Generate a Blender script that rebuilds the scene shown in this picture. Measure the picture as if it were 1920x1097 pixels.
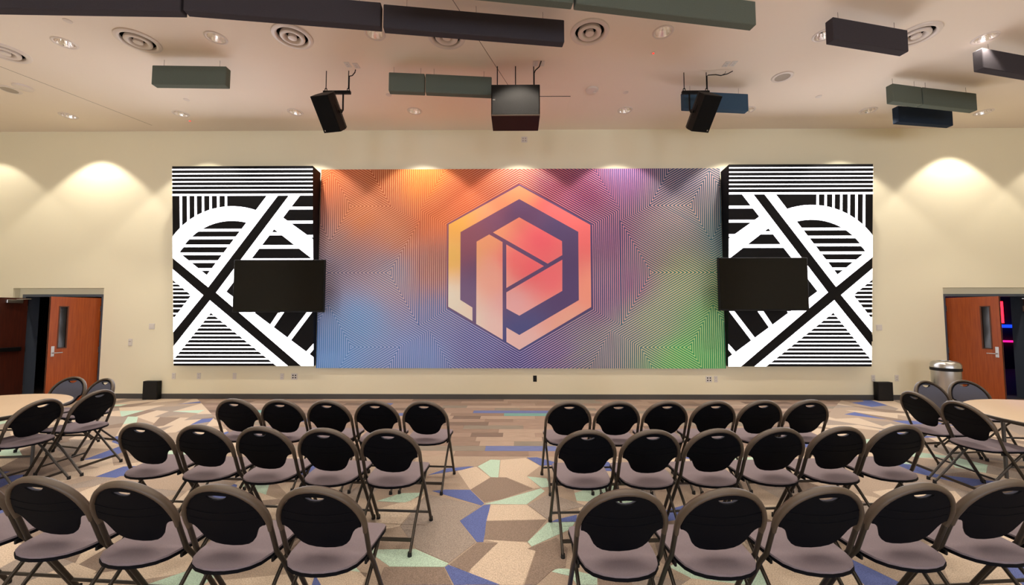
import bpy, math, random
from mathutils import Vector, Matrix
from mathutils.geometry import delaunay_2d_cdt
random.seed(7)
for o in list(bpy.data.objects): bpy.data.objects.remove(o)
scn = bpy.context.scene
COL = scn.collection
rad = math.radians

# ---------------------------------------------------------------- camera
FPX, PITCH, YAW, EYE = 750.0, rad(3.2), rad(0.5), 1.72
Fv = Vector((-math.sin(YAW)*math.cos(PITCH), math.cos(YAW)*math.cos(PITCH), math.sin(PITCH)))
Rv = Vector((math.cos(YAW), math.sin(YAW), 0)); Uv = Rv.cross(Fv)
cd = bpy.data.cameras.new('camera'); cam = bpy.data.objects.new('camera', cd); COL.objects.link(cam)
cd.sensor_fit = 'HORIZONTAL'; cd.sensor_width = 36; cd.lens = FPX/1920*36; cd.clip_start = .05; cd.clip_end = 100
cam.matrix_world = Matrix(((Rv.x, Uv.x, -Fv.x, 0), (Rv.y, Uv.y, -Fv.y, 0), (Rv.z, Uv.z, -Fv.z, EYE), (0, 0, 0, 1)))
scn.camera = cam
EYEP = Vector((0, 0, EYE))
def ray(x, y): return Fv + Rv*((x-960)/FPX) - Uv*((y-548.5)/FPX)
def onz(x, y, z): d = ray(x, y); return EYEP + d*((z-EYE)/d.z)
def ony(x, y, Y): d = ray(x, y); return EYEP + d*(Y/d.y)

# ---------------------------------------------------------------- world, exposure
w = bpy.data.worlds.new('world'); scn.world = w; w.use_nodes = True
w.node_tree.nodes['Background'].inputs[0].default_value = (.02, .02, .025, 1)
w.node_tree.nodes['Background'].inputs[1].default_value = .3
vs = scn.view_settings
vs.view_transform = 'Standard'; vs.look = 'None'; vs.gamma = 1; vs.use_curve_mapping = False
vs.exposure = 1.05
LAMP_W = 64.0            # each recessed downlight
WALL_W = 84.0            # the row that washes the back wall
LAMP_COL = (1.0, .91, .79)
LED_STRENGTH = 2.8
WINDOW_STRENGTH = 4.3   # added glowing panes behind the camera, tuned as fill light

D, H = 8.28, 5.64        # back wall, ceiling
WX, WY = 12.6, -8.5      # side walls, wall behind the camera

# ---------------------------------------------------------------- materials
def lin(c):
    return tuple(((v/255)/12.92 if v/255 <= .04045 else ((v/255+.055)/1.055)**2.4) for v in c)
MATS = {}
def mat(name, col, rough=.6, metal=0, spec=.5, emit=None, estr=0, noise=0, nscale=30, bump=0, bscale=200, srgb=True, coat=0):
    if name in MATS: return MATS[name]
    m = bpy.data.materials.new(name); m.use_nodes = True; nt = m.node_tree; b = nt.nodes['Principled BSDF']
    c = lin(col) if srgb else col
    b.inputs['Base Color'].default_value = (*c, 1); b.inputs['Roughness'].default_value = rough
    b.inputs['Metallic'].default_value = metal; b.inputs['Specular IOR Level'].default_value = spec
    if coat: b.inputs['Coat Weight'].default_value = coat
    if emit: b.inputs['Emission Color'].default_value = (*lin(emit), 1); b.inputs['Emission Strength'].default_value = estr
    if noise or bump:
        tc = nt.nodes.new('ShaderNodeTexCoord')
    if noise:
        n = nt.nodes.new('ShaderNodeTexNoise'); n.inputs['Scale'].default_value = nscale; n.inputs['Detail'].default_value = 4
        nt.links.new(tc.outputs['Object'], n.inputs['Vector'])
        mr = nt.nodes.new('ShaderNodeMapRange'); mr.inputs[1].default_value = .25; mr.inputs[2].default_value = .75
        mr.inputs[3].default_value = 1-noise; mr.inputs[4].default_value = 1+noise
        nt.links.new(n.outputs['Fac'], mr.inputs[0])
        mx = nt.nodes.new('ShaderNodeVectorMath'); mx.operation = 'SCALE'; mx.inputs[0].default_value = c
        nt.links.new(mr.outputs[0], mx.inputs['Scale']); nt.links.new(mx.outputs[0], b.inputs['Base Color'])
    if bump:
        n2 = nt.nodes.new('ShaderNodeTexNoise'); n2.inputs['Scale'].default_value = bscale; n2.inputs['Detail'].default_value = 3
        nt.links.new(tc.outputs['Object'], n2.inputs['Vector'])
        bp = nt.nodes.new('ShaderNodeBump'); bp.inputs['Strength'].default_value = bump; bp.inputs['Distance'].default_value = .004
        nt.links.new(n2.outputs['Fac'], bp.inputs['Height']); nt.links.new(bp.outputs[0], b.inputs['Normal'])
    MATS[name] = m; return m
def vcol_mat(name, rough=.8):
    m = bpy.data.materials.new(name); m.use_nodes = True; nt = m.node_tree; b = nt.nodes['Principled BSDF']
    a = nt.nodes.new('ShaderNodeVertexColor'); a.layer_name = 'print'
    nt.links.new(a.outputs[0], b.inputs['Base Color']); b.inputs['Roughness'].default_value = rough
    b.inputs['Specular IOR Level'].default_value = .2
    return m

M_WALL = mat('wall_paint', (243, 235, 206), .75, spec=.3, bump=.05, bscale=120)
M_CEIL = mat('ceiling_paint', (243, 230, 214), .85, spec=.2, bump=.05, bscale=150)
M_BASE = mat('rubber_baseboard', (74, 72, 70), .6)
M_FABRIC = mat('chair_fabric', (126, 114, 118), .95, spec=.15, noise=.12, nscale=260, bump=.25, bscale=900)
M_SHELL = mat('chair_shell_plastic', (3, 4, 10), .7, spec=.12)
M_BACKFAB = mat('chair_fabric_shaded', (84, 84, 95), .95, spec=.15, noise=.12, nscale=260, bump=.25, bscale=900)  # seat fabric again, its weaker overhead light put into the colour
M_RIM = mat('chair_rim_plastic', (76, 63, 50), .42, spec=.5)
M_TUBE = mat('chair_tube_bronze', (52, 45, 37), .35, metal=.35, spec=.5)
M_BLACK = mat('black_plastic', (7, 6, 6), .55, spec=.25)
M_RUBBER = mat('rubber_foot', (12, 12, 12), .8)
M_TABLE = mat('table_laminate', (182, 157, 128), .45, noise=.03, nscale=60)
M_EDGE = mat('table_edge', (70, 62, 52), .5)
M_LEG = mat('table_leg_grey', (86, 82, 76), .4, metal=.4)
M_WOOD = None
M_STEEL = mat('brushed_steel', (190, 188, 184), .3, metal=1)
M_WHITE = mat('white_plate', (222, 216, 208), .5)
M_BLACKMET = mat('black_metal', (8, 7, 7), .5, metal=.2, spec=.3)
M_DIFF = mat('diffuser_white_metal', (226, 214, 204), .35)
M_DARK = mat('dark_void', (10, 9, 9), .9)
M_REFL = mat('reflector_metal', (245, 242, 238), .22, metal=1)
M_LAMP = mat('lamp_lens', (255, 240, 220), .5, emit=(255, 228, 198), estr=5)
M_LED = mat('led_white', (250, 250, 255), .5, emit=(250, 248, 255), estr=LED_STRENGTH)
M_LEDB = mat('led_black', (10, 9, 12), .6, spec=.2)
M_SCREEN = mat('tv_screen', (4, 4, 4), .15, spec=.3)
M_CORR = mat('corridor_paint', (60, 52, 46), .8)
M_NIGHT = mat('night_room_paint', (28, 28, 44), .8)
M_RED = mat('red_neon', (255, 40, 50), .5, emit=(255, 25, 40), estr=3)
M_BLUE = mat('blue_glow', (30, 60, 200), .5, emit=(20, 60, 220), estr=1.0)
M_PINK = mat('pink_neon', (230, 20, 110), .5, emit=(230, 20, 110), estr=1.4)

def wood(name, c1, c2):
    m = bpy.data.materials.new(name); m.use_nodes = True; nt = m.node_tree; b = nt.nodes['Principled BSDF']
    tc = nt.nodes.new('ShaderNodeTexCoord'); mp = nt.nodes.new('ShaderNodeMapping'); mp.inputs['Scale'].default_value = (22, 22, 1.2)
    n = nt.nodes.new('ShaderNodeTexNoise'); n.inputs['Scale'].default_value = 2; n.inputs['Detail'].default_value = 5
    r = nt.nodes.new('ShaderNodeValToRGB'); r.color_ramp.elements[0].color = (*lin(c1), 1); r.color_ramp.elements[1].color = (*lin(c2), 1)
    r.color_ramp.elements[0].position = .3; r.color_ramp.elements[1].position = .7
    nt.links.new(tc.outputs['Object'], mp.inputs[0]); nt.links.new(mp.outputs[0], n.inputs[0]); nt.links.new(n.outputs['Fac'], r.inputs[0])
    nt.links.new(r.outputs[0], b.inputs['Base Color']); b.inputs['Roughness'].default_value = .4
    return m
M_WOOD = wood('door_cherry_wood', (146, 62, 20), (172, 82, 30))

M_FRAME = mat('door_frame_grey', (72, 80, 92), .5)
# ---------------------------------------------------------------- mesh helpers
class MB:
    def __init__(s): s.v = []; s.f = []
    def add(s, v, f):
        n = len(s.v); s.v += [tuple(p) for p in v]; s.f += [tuple(i+n for i in q) for q in f]; return s
    def box(s, x0, x1, y0, y1, z0, z1, M=None):
        v = [Vector((x, y, z)) for x in (x0, x1) for y in (y0, y1) for z in (z0, z1)]
        if M: v = [M @ p for p in v]
        return s.add(v, [(0, 1, 3, 2), (4, 6, 7, 5), (0, 4, 5, 1), (2, 3, 7, 6), (0, 2, 6, 4), (1, 5, 7, 3)])
    def cbox(s, x0, x1, y0, y1, z0, z1, b):      # box with chamfered edges
        vs_, idx = [], {}
        for i, x in enumerate((x0, x1)):
            for j, y in enumerate((y0, y1)):
                for k, z in enumerate((z0, z1)):
                    sx, sy, sz = (b, -b)[i], (b, -b)[j], (b, -b)[k]
                    idx[i, j, k] = len(vs_)
                    vs_ += [(x, y+sy, z+sz), (x+sx, y, z+sz), (x+sx, y+sy, z)]
        f = []
        for a in range(3):
            for q in (0, 1):
                o = [c for c in range(3) if c != a]; loop = []
                for (p, r) in ((0, 0), (1, 0), (1, 1), (0, 1)):
                    key = [0, 0, 0]; key[a] = q; key[o[0]] = p; key[o[1]] = r
                    loop.append(idx[tuple(key)]+a)
                f.append(loop if (q == 1) == (a != 1) else loop[::-1])
        for a in range(3):                          # edge strips along axis a
            o = [c for c in range(3) if c != a]
            for p in (0, 1):
                for r in (0, 1):
                    k0 = [0]*3; k1 = [0]*3; k0[a] = 0; k1[a] = 1
                    k0[o[0]] = k1[o[0]] = p; k0[o[1]] = k1[o[1]] = r
                    f.append([idx[tuple(k0)]+o[0], idx[tuple(k1)]+o[0], idx[tuple(k1)]+o[1], idx[tuple(k0)]+o[1]])
        for key, n in idx.items(): f.append([n, n+1, n+2])
        return s.add(vs_, f)
    def tube(s, path, r, n=8, closed=False, r2=None, up=None, caps=True):
        path = [Vector(p) for p in path]; N = len(path); rings = []; prev = None
        for i, p in enumerate(path):
            if closed: t = path[(i+1) % N]-path[i-1]
            else: t = path[min(i+1, N-1)]-path[max(i-1, 0)]
            t.normalize()
            if up is not None: a = Vector(up) - t*t.dot(Vector(up))
            elif prev is None:
                a = Vector((0, 0, 1)) if abs(t.z) < .9 else Vector((1, 0, 0)); a = a - t*t.dot(a)
            else: a = prev - t*t.dot(prev)
            a.normalize(); prev = a; b = t.cross(a)
            ra = r[i] if isinstance(r, (list, tuple)) else r
            rb = r2 if r2 else ra
            rings.append([p + a*(ra*math.cos(2*math.pi*k/n)) + b*(rb*math.sin(2*math.pi*k/n)) for k in range(n)])
        v = [q for g in rings for q in g]; f = []
        for i in range(N if closed else N-1):
            j = (i+1) % N
            for k in range(n):
                l = (k+1) % n; f.append((i*n+k, i*n+l, j*n+l, j*n+k))
        if caps and not closed: f += [tuple(range(n))[::-1], tuple((N-1)*n+k for k in range(n))]
        return s.add(v, f)
    def lathe(s, prof, n=32, M=None, caps=(False, False)):
        v = []; f = []
        for (r, z) in prof:
            for k in range(n):
                a = 2*math.pi*k/n; v.append(Vector((r*math.cos(a), r*math.sin(a), z)))
        for i in range(len(prof)-1):
            for k in range(n):
                l = (k+1) % n; f.append((i*n+k, i*n+l, (i+1)*n+l, (i+1)*n+k))
        if caps[0]: f.append(tuple(range(n))[::-1])
        if caps[1]: f.append(tuple((len(prof)-1)*n+k for k in range(n)))
        if M: v = [M @ p for p in v]
        return s.add(v, f)
    def prism(s, poly, z0, z1):
        n = len(poly)
        v = [(x, y, z0) for x, y in poly]+[(x, y, z1) for x, y in poly]
        f = [tuple(range(n))[::-1], tuple(range(n, 2*n))]+[(i, (i+1) % n, n+(i+1) % n, n+i) for i in range(n)]
        return s.add(v, f)
    def build(s, name, m, parent=None, smooth=None, loc=None, rotz=None):
        me = bpy.data.meshes.new(name); me.from_pydata(s.v, [], s.f); me.update()
        me.materials.append(m)
        if smooth is not None:
            me.shade_smooth(); me.set_sharp_from_angle(angle=rad(smooth))
        o = bpy.data.objects.new(name, me); COL.objects.link(o)
        if parent: o.parent = parent
        if loc is not None: o.location = loc
        if rotz is not None: o.rotation_euler = (0, 0, rotz)
        return o
def fix(o):
    import bmesh
    bm = bmesh.new(); bm.from_mesh(o.data); bmesh.ops.recalc_face_normals(bm, faces=bm.faces); bm.to_mesh(o.data); bm.free(); return o
def thing(name, label, cat, loc=(0, 0, 0), rotz=0, group=None):
    o = bpy.data.objects.new(name, None); COL.objects.link(o); o.empty_display_size = .1
    o.location = loc; o.rotation_euler = (0, 0, rotz); return tag(o, label, cat, group)
def tag(o, label, cat, group=None):
    o['label'] = label; o['category'] = cat
    if group: o['group'] = group
    return o
def struct(o, label=None):
    o['kind'] = 'structure'
    if label: o['label'] = label
    return o
def dup(root, loc, rotz, label, group=None):
    r = root.copy(); COL.objects.link(r); r.location = loc; r.rotation_euler = (0, 0, rotz); r['label'] = label
    if group: r['group'] = group
    for ch in list(root.children):
        c = ch.copy(); COL.objects.link(c); c.parent = r
        for g in list(ch.children):
            d = g.copy(); COL.objects.link(d); d.parent = c
    return r
def inpoly(x, y, poly):
    r = False; n = len(poly); j = n-1
    for i in range(n):
        xi, yi = poly[i]; xj, yj = poly[j]
        if (yi > y) != (yj > y) and x < (xj-xi)*(y-yi)/(yj-yi)+xi: r = not r
        j = i
    return r
def cdt(outer, holes=(), pts=()):
    """triangulate a region with holes -> verts, tris"""
    vs_ = []; ed = []
    for loop in [outer, *holes]:
        n0 = len(vs_); n = len(loop); vs_ += [Vector(p) for p in loop]; ed += [(n0+i, n0+(i+1) % n) for i in range(n)]
    for p in pts: vs_.append(Vector(p))
    v, e, f, *_ = delaunay_2d_cdt(vs_, ed, [], 0, 1e-6)
    out = []
    for t in f:
        cx = sum(v[i].x for i in t)/3; cy = sum(v[i].y for i in t)/3
        if inpoly(cx, cy, outer) and not any(inpoly(cx, cy, h) for h in holes): out.append(tuple(t))
    return [(p.x, p.y) for p in v], out
def slab(v2, tris, fa, fb):
    """closed shell between two mappings of the same triangulated region"""
    n = len(v2); cnt = {}
    for t in tris:
        for i in range(3):
            a, b = t[i], t[(i+1) % 3]; cnt[(a, b)] = 1
    f = [t for t in tris]+[tuple(n+i for i in t[::-1]) for t in tris]
    for (a, b) in cnt:
        if (b, a) not in cnt: f.append((b, a, n+a, n+b))
    return [fa(*p) for p in v2]+[fb(*p) for p in v2], f
def clip(poly, a, b, c):
    """keep a*x+b*y<=c of a convex polygon"""
    out = []; n = len(poly)
    for i in range(n):
        p, q = poly[i], poly[(i+1) % n]
        dp = a*p[0]+b*p[1]-c; dq = a*q[0]+b*q[1]-c
        if dp <= 0: out.append(p)
        if (dp < 0 < dq) or (dq < 0 < dp):
            t = dp/(dp-dq); out.append((p[0]+(q[0]-p[0])*t, p[1]+(q[1]-p[1])*t))
    return out
def area(p): return .5*sum(p[i][0]*p[(i+1) % len(p)][1]-p[(i+1) % len(p)][0]*p[i][1] for i in range(len(p)))
def ccw(p): return list(p) if area(p) > 0 else list(p)[::-1]
def circle(cx, cy, r, n=28): return [(cx+r*math.cos(2*math.pi*k/n), cy+r*math.sin(2*math.pi*k/n)) for k in range(n)]

# ================================================================ SHELL
LX = (-10.53, -8.61); RX = (8.78, 10.72)        # door recesses in the back wall
LO = (-10.36, -8.61); RO = (8.78, 10.55)        # door frames inside
RZ, FZ = 2.28, 2.10
mb = MB()
for x0, x1 in ((-WX, LX[0]), (LX[1], RX[0]), (RX[1], WX)): mb.box(x0, x1, D, D+.12, -.1, H)
for x0, x1 in (LX, RX): mb.box(x0, x1, D, D+.12, RZ, H)
for x0, x1 in ((-WX, LO[0]), (LO[1], RO[0]), (RO[1], WX)): mb.box(x0, x1, D+.12, D+.26, -.1, H)
for x0, x1 in (LO, RO): mb.box(x0, x1, D+.12, D+.26, FZ+.02, H)
wall_back = struct(mb.build('wall_back', M_WALL), 'cream painted back wall with two door recesses')
struct(MB().box(-WX-.15, -WX, WY, D+.26, -.1, H).build('wall_left', M_WALL))
struct(MB().box(WX, WX+.15, WY, D+.26, -.1, H).build('wall_right', M_WALL))
struct(MB().box(-WX-.15, WX+.15, WY-.15, WY, -.1, H).build('wall_front', M_WALL))
M_FILL = mat('window_fill_pane', (200, 210, 220), .2, emit=(226, 236, 255), estr=WINDOW_STRENGTH)
for i, xw in enumerate((-7.5, -2.5, 2.5, 7.5)):          # unseen windows: a TV reflection suggests one, the rest added as fill
    wr = bpy.data.objects.new('window_%d' % (i+1), None); COL.objects.link(wr); wr.location = (xw, WY, .6); struct(wr, 'tall unseen window added behind the camera as fill light')
    MB().box(-1.2, 1.2, .005, .02, 0, 3.0).build('pane', M_FILL, wr)
    fm = MB()
    for a, b, c, d in ((-1.27, -1.2, -.07, 3.07), (1.2, 1.27, -.07, 3.07), (-1.2, 1.2, -.07, 0), (-1.2, 1.2, 3.0, 3.07), (-.02, .02, 0, 3.0), (-1.2, 1.2, 1.98, 2.02)): fm.box(a, b, .001, .06, c, d)
    fm.build('window_frame', M_FRAME, wr)
mb = MB()
for x0, x1 in ((-WX, LX[0]), (LX[1], RX[0]), (RX[1], WX)): mb.box(x0, x1, D-.014, D-.001, 0, .1)
struct(mb.build('baseboard_back', M_BASE), 'dark grey rubber baseboard along the back wall')
# floor slab
floor = struct(MB().box(-WX-.15, WX+.15, WY-.15, 13.2, -.12, -.004).build('floor', mat('floor_adhesive', (120, 104, 90), .9)), 'carpeted floor of angular pieces and planks')
# corridor beyond the left doors, dark lit room beyond the right doors
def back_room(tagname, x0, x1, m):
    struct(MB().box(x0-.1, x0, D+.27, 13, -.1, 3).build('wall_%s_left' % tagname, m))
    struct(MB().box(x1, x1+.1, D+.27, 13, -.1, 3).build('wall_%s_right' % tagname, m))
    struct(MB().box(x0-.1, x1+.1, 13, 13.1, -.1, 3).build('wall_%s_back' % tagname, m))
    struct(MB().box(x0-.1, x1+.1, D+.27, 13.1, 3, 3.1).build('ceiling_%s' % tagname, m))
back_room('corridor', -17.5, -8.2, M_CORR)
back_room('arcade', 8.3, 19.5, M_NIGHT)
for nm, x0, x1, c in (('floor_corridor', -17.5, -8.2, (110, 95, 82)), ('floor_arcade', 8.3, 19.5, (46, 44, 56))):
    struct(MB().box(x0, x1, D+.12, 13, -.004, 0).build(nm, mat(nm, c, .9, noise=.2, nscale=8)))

# ---------------------------------------------------------------- ceiling with cut-outs
WALLROW = [(-8.81, 7.60), (-6.53, 7.54), (-4.26, 7.50), (-1.94, 7.48), (.08, 7.48), (2.10, 7.48), (4.45, 7.50), (6.78, 7.54), (9.07, 7.62)]
ROW2 = [(-6.51, 5.51), (-4.24, 5.42), (-1.96, 5.36), (.05, 5.36), (2.05, 5.36), (4.33, 5.44), (6.66, 5.52)]
DIFFS = [(-7.62, 5.70), (-5.40, 5.47), (-3.14, 5.40), (-.97, 5.42), (1.03, 5.35), (5.62, 5.45)]
R_CAN, R_DIF = .112, .20
holes = [circle(x, y, R_CAN) for x, y in WALLROW+ROW2]+[circle(x, y, R_DIF) for x, y in DIFFS]
rect = [(-WX-.15, WY-.15), (WX+.15, WY-.15), (WX+.15, D+.26), (-WX-.15, D+.26)]
v2, tr = cdt(rect, holes)
v, f = slab(v2, tr, lambda x, y: (x, y, H+.02), lambda x, y: (x, y, H))
ceiling = struct(fix(MB().add(v, f).build('ceiling', M_CEIL)), 'flat off-white plaster ceiling')
struct(MB().box(-WX-.15, WX+.15, WY-.15, D+.26, H+.5, H+.6).build('ceiling_plenum', M_DARK))
# ceiling joints
def joint(i, a, b):
    p, q = onz(*a, H), onz(*b, H); d = (q-p).normalized(); n = Vector((-d.y, d.x, 0))*.004
    struct(MB().prism([tuple((p+n).xy), tuple((q+n).xy), tuple((q-n).xy), tuple((p-n).xy)], H-.0015, H-.0002).build('trim_%d' % i, mat('joint_shadow', (120, 100, 88), .9)))
joint(1, (800, -75), (966, 180)); joint(2, (-40, 109), (285, 235))

# ================================================================ FLOOR PIECES
def carpet(name, col, streak=False):
    m = bpy.data.materials.new(name); m.use_nodes = True; nt = m.node_tree; b = nt.nodes['Principled BSDF']
    tc = nt.nodes.new('ShaderNodeTexCoord'); mp = nt.nodes.new('ShaderNodeMapping')
    mp.inputs['Scale'].default_value = (3, 60, 1) if streak else (1, 1, 1)
    n = nt.nodes.new('ShaderNodeTexNoise'); n.inputs['Scale'].default_value = 1.6 if streak else 130; n.inputs['Detail'].default_value = 5
    mr = nt.nodes.new('ShaderNodeMapRange'); mr.inputs[1].default_value = .3; mr.inputs[2].default_value = .7
    a = .2 if streak else .3
    mr.inputs[3].default_value = 1-a; mr.inputs[4].default_value = 1+a
    mx = nt.nodes.new('ShaderNodeVectorMath'); mx.operation = 'SCALE'; mx.inputs[0].default_value = lin(col)
    nt.links.new(tc.outputs['Object'], mp.inputs[0]); nt.links.new(mp.outputs[0], n.inputs[0]); nt.links.new(n.outputs['Fac'], mr.inputs[0])
    nt.links.new(mr.outputs[0], mx.inputs['Scale']); nt.links.new(mx.outputs[0], b.inputs['Base Color'])
    b.inputs['Roughness'].default_value = .95; b.inputs['Specular IOR Level'].default_value = .1
    n2 = nt.nodes.new('ShaderNodeTexNoise'); n2.inputs['Scale'].default_value = 400
    nt.links.new(tc.outputs['Object'], n2.inputs[0]); bp = nt.nodes.new('ShaderNodeBump'); bp.inputs['Strength'].default_value = .4; bp.inputs['Distance'].default_value = .004
    nt.links.new(n2.outputs['Fac'], bp.inputs['Height']); nt.links.new(bp.outputs[0], b.inputs['Normal'])
    return m
CP = {k: carpet('carpet_'+k, c) for k, c in dict(sand=(192, 173, 152), tan=(160, 142, 125), brown=(134, 117, 104), taupe=(148, 135, 124), blue=(92, 102, 150), mint=(172, 194, 174)).items()}
PL = {k: carpet('plank_'+k, c, True) for k, c in dict(a=(148, 127, 113), b=(136, 116, 103), c=(160, 140, 124), d=(118, 101, 91), e=(132, 122, 110), blue=(104, 112, 152), teal=(112, 150, 142)).items()}
NEARY = 4.97
TRAP = [(-6.55, D), (-3.24, NEARY), (3.30, NEARY), (6.61, D)]            # plank carpet in front of the wall
# planks
rowh = (D-NEARY)/17; npl = 0
for r in range(17):
    y0 = NEARY+r*rowh; y1 = y0+rowh; x = -7.2+(r*.37) % .9
    while x < 7:
        L = random.choice((.92, .92, .92, .46)); p = [(x+.001, y0+.001), (x+L-.001, y0+.001), (x+L-.001, y1-.001), (x+.001, y1-.001)]
        k = random.choices('abcde', (4, 4, 2, 2, 1))[0]
        u = random.random()
        if u < .03: k = 'blue'
        elif u < .05: k = 'teal'
        cx = x+L/2
        if r == 1 and abs(cx-.25) < .5: k = 'blue'
        elif r in (0, 1, 2, 3, 4) and abs(cx) < 1.6 and k in ('blue', 'teal'): k = 'b'
        if r == 11 and abs(cx+.1) < .6: k = 'blue'
        if r == 10 and abs(cx-.5) < .5: k = 'teal'
        # clip to the 45 degree sides
        p = clip(p, -1, -1, 6.55-D) if True else p
        p = clip(p, 1, -1, 6.61-D) if len(p) > 2 else p
        if len(p) > 2 and abs(area(p)) > .004:
            MB().prism(ccw(p), -.008, 0.0).build('carpet_plank', PL[k], floor); npl += 1
        x += L
# angular carpet pieces: one region traced from the aisle, the rest broken at random
zz = lambda x, y: onz(700+x/2.91, 720+y/2.91, 0)
def W(pts): return ccw([tuple(zz(*p).xy) for p in pts])
AISLE = [(-1.20, NEARY), tuple(zz(-60, 1097).xy), tuple(zz(1230, 1097).xy), (.60, NEARY)]
AISLE = ccw(AISLE)
traced = [('mint', [(570, 450), (640, 413), (692, 415), (682, 510), (640, 508)]), ('sand', [(450, 462), (562, 452), (638, 510), (528, 577)]),
 ('brown', [(532, 577), (640, 511), (725, 511), (868, 572), (700, 628), (605, 645)]), ('sand', [(695, 415), (830, 404), (910, 448), (838, 503), (910, 566), (875, 570), (728, 510), (686, 508)]),
 ('tan', [(250, 402), (620, 402), (636, 412), (566, 449), (400, 450), (300, 490)]),
 ('mint', [(606, 655), (700, 632), (915, 570), (935, 585), (837, 657)]), ('mint', [(838, 505), (945, 515), (965, 560), (918, 566)]),
 ('blue', [(320, 584), (390, 577), (528, 578), (604, 652), (592, 664)]), ('blue', [(602, 662), (638, 658), (600, 863), (565, 863), (472, 748)]),
 ('sand', [(641, 659), (835, 659), (945, 740), (617, 747)]), ('brown', [(616, 750), (945, 742), (842, 860), (605, 848)]),
 ('mint', [(842, 862), (950, 757), (1100, 754), (1080, 790), (864, 887)]), ('sand', [(602, 850), (835, 866), (885, 910), (820, 1096), (505, 1096), (540, 985), (682, 868)]),
 ('brown', [(418, 985), (567, 866), (678, 868), (512, 1030)]), ('mint', [(-40, 905), (230, 902), (410, 980), (388, 999), (90, 997)]),
 ('blue', [(390, 1001), (410, 988), (690, 1096), (440, 1096)]), ('taupe', [(290, 602), (588, 666), (470, 748), (558, 865), (412, 976), (235, 900), (150, 780)]),
 ('mint', [(975, 1025), (1000, 1008), (1060, 1010), (1222, 1050), (1222, 1096), (1110, 1096), (1080, 1050)]), ('blue', [(1000, 740), (1110, 715), (1110, 752), (970, 753)]),
 ('taupe', [(845, 660), (960, 600), (1160, 665), (1000, 702), (948, 738)]), ('blue', [(838, 403), (892, 401), (1040, 440), (912, 446)]),
 ('blue', [(300, 497), (400, 462), (520, 451), (550, 452), (480, 470)]), ('brown', [(840, 900), (1000, 840), (1060, 900), (1050, 1000), (975, 1018), (890, 1096), (826, 1096), (888, 912)]),
 ('sand', [(0, 690), (280, 610), (140, 780), (20, 800)]), ('brown', [(60, 1000), (385, 1002), (430, 1096), (20, 1096)]), ('mint', [(20, 640), (150, 598), (275, 594), (200, 640), (170, 648)])]
for ip, (k, p) in enumerate(traced): MB().prism(W(p), -.006, .0006+.00008*ip).build('carpet_piece', CP[k], floor)
MB().prism(AISLE, -.008, -.0002).build('carpet_piece', CP['tan'], floor)
rs = random.Random(23)
def bsp(poly, out, amin):
    A = abs(area(poly))
    if len(poly) < 3 or A < .01: return
    if A < amin*(.6+rs.random()*1.1): out.append(poly); return
    cx = sum(p[0] for p in poly)/len(poly); cy = sum(p[1] for p in poly)/len(poly)
    xs = [p[0] for p in poly]; ys = [p[1] for p in poly]
    long_x = max(xs)-min(xs) > max(ys)-min(ys)
    a = rs.gauss(0, .55) + (0 if long_x else math.pi/2)
    nx, ny = math.cos(a), math.sin(a); c = nx*cx+ny*cy+rs.uniform(-.12, .12)*math.sqrt(A)
    bsp(clip(poly, nx, ny, c), out, amin); bsp(clip(poly, -nx, -ny, -c), out, amin)
def minus(poly, K):      # convex poly minus convex CCW K
    res = []; rest = poly
    for i in range(len(K)):
        (x0, y0), (x1, y1) = K[i], K[(i+1) % len(K)]
        a, b = (y1-y0), -(x1-x0); c = a*x0+b*y0       # inside: a*x+b*y<=c
        o = clip(rest, -a, -b, -c)
        if len(o) > 2 and abs(area(o)) > .003: res.append(o)
        rest = clip(rest, a, b, c)
        if len(rest) < 3: break
    return res
pieces = []
bsp([(-WX, .3), (WX, .3), (WX, D-.001), (-WX, D-.001)], pieces, .15)
pieces = [q for p in pieces for q in minus(p, ccw(TRAP))]
pieces = [q for p in pieces for q in minus(p, AISLE)]
vis, rest = [], []
for p in pieces:
    p = ccw(p); cx = sum(q[0] for q in p)/len(p); cy = sum(q[1] for q in p)/len(p)
    (vis if abs(cx) < 1.32*cy+.2 and cy > 1.7 else rest).append((p, area(p)/cy**3))
vis.sort(key=lambda t: -t[1])
ks, wt = ['sand', 'tan', 'brown', 'taupe', 'blue', 'mint'], (5.5, 4.5, 3.4, 3.4, 1.7, 1.2)
def shrink(p, e=.0006):
    cx = sum(q[0] for q in p)/len(p); cy = sum(q[1] for q in p)/len(p)
    return [(q[0]+(cx-q[0])*e*3, q[1]+(cy-q[1])*e*3) for q in p]
n_free = 300-len(traced)-1
for p, _ in vis[:n_free]: MB().prism(shrink(p), -.008, rs.choice((0, .0006))).build('carpet_piece', CP[rs.choices(ks, wt)[0]], floor)
bulk = {k: MB() for k in ks}
for p, _ in vis[n_free:]+rest: bulk[rs.choices(ks, wt)[0]].prism(shrink(p), -.008, 0)
for k in ks:
    o = bulk[k].build('carpet_piece_field', CP[k], floor); o['kind'] = 'stuff'
o = MB().box(-WX, WX, WY, .3, -.008, 0).build('carpet_piece_field', CP['tan'], floor); o['kind'] = 'stuff'

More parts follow.
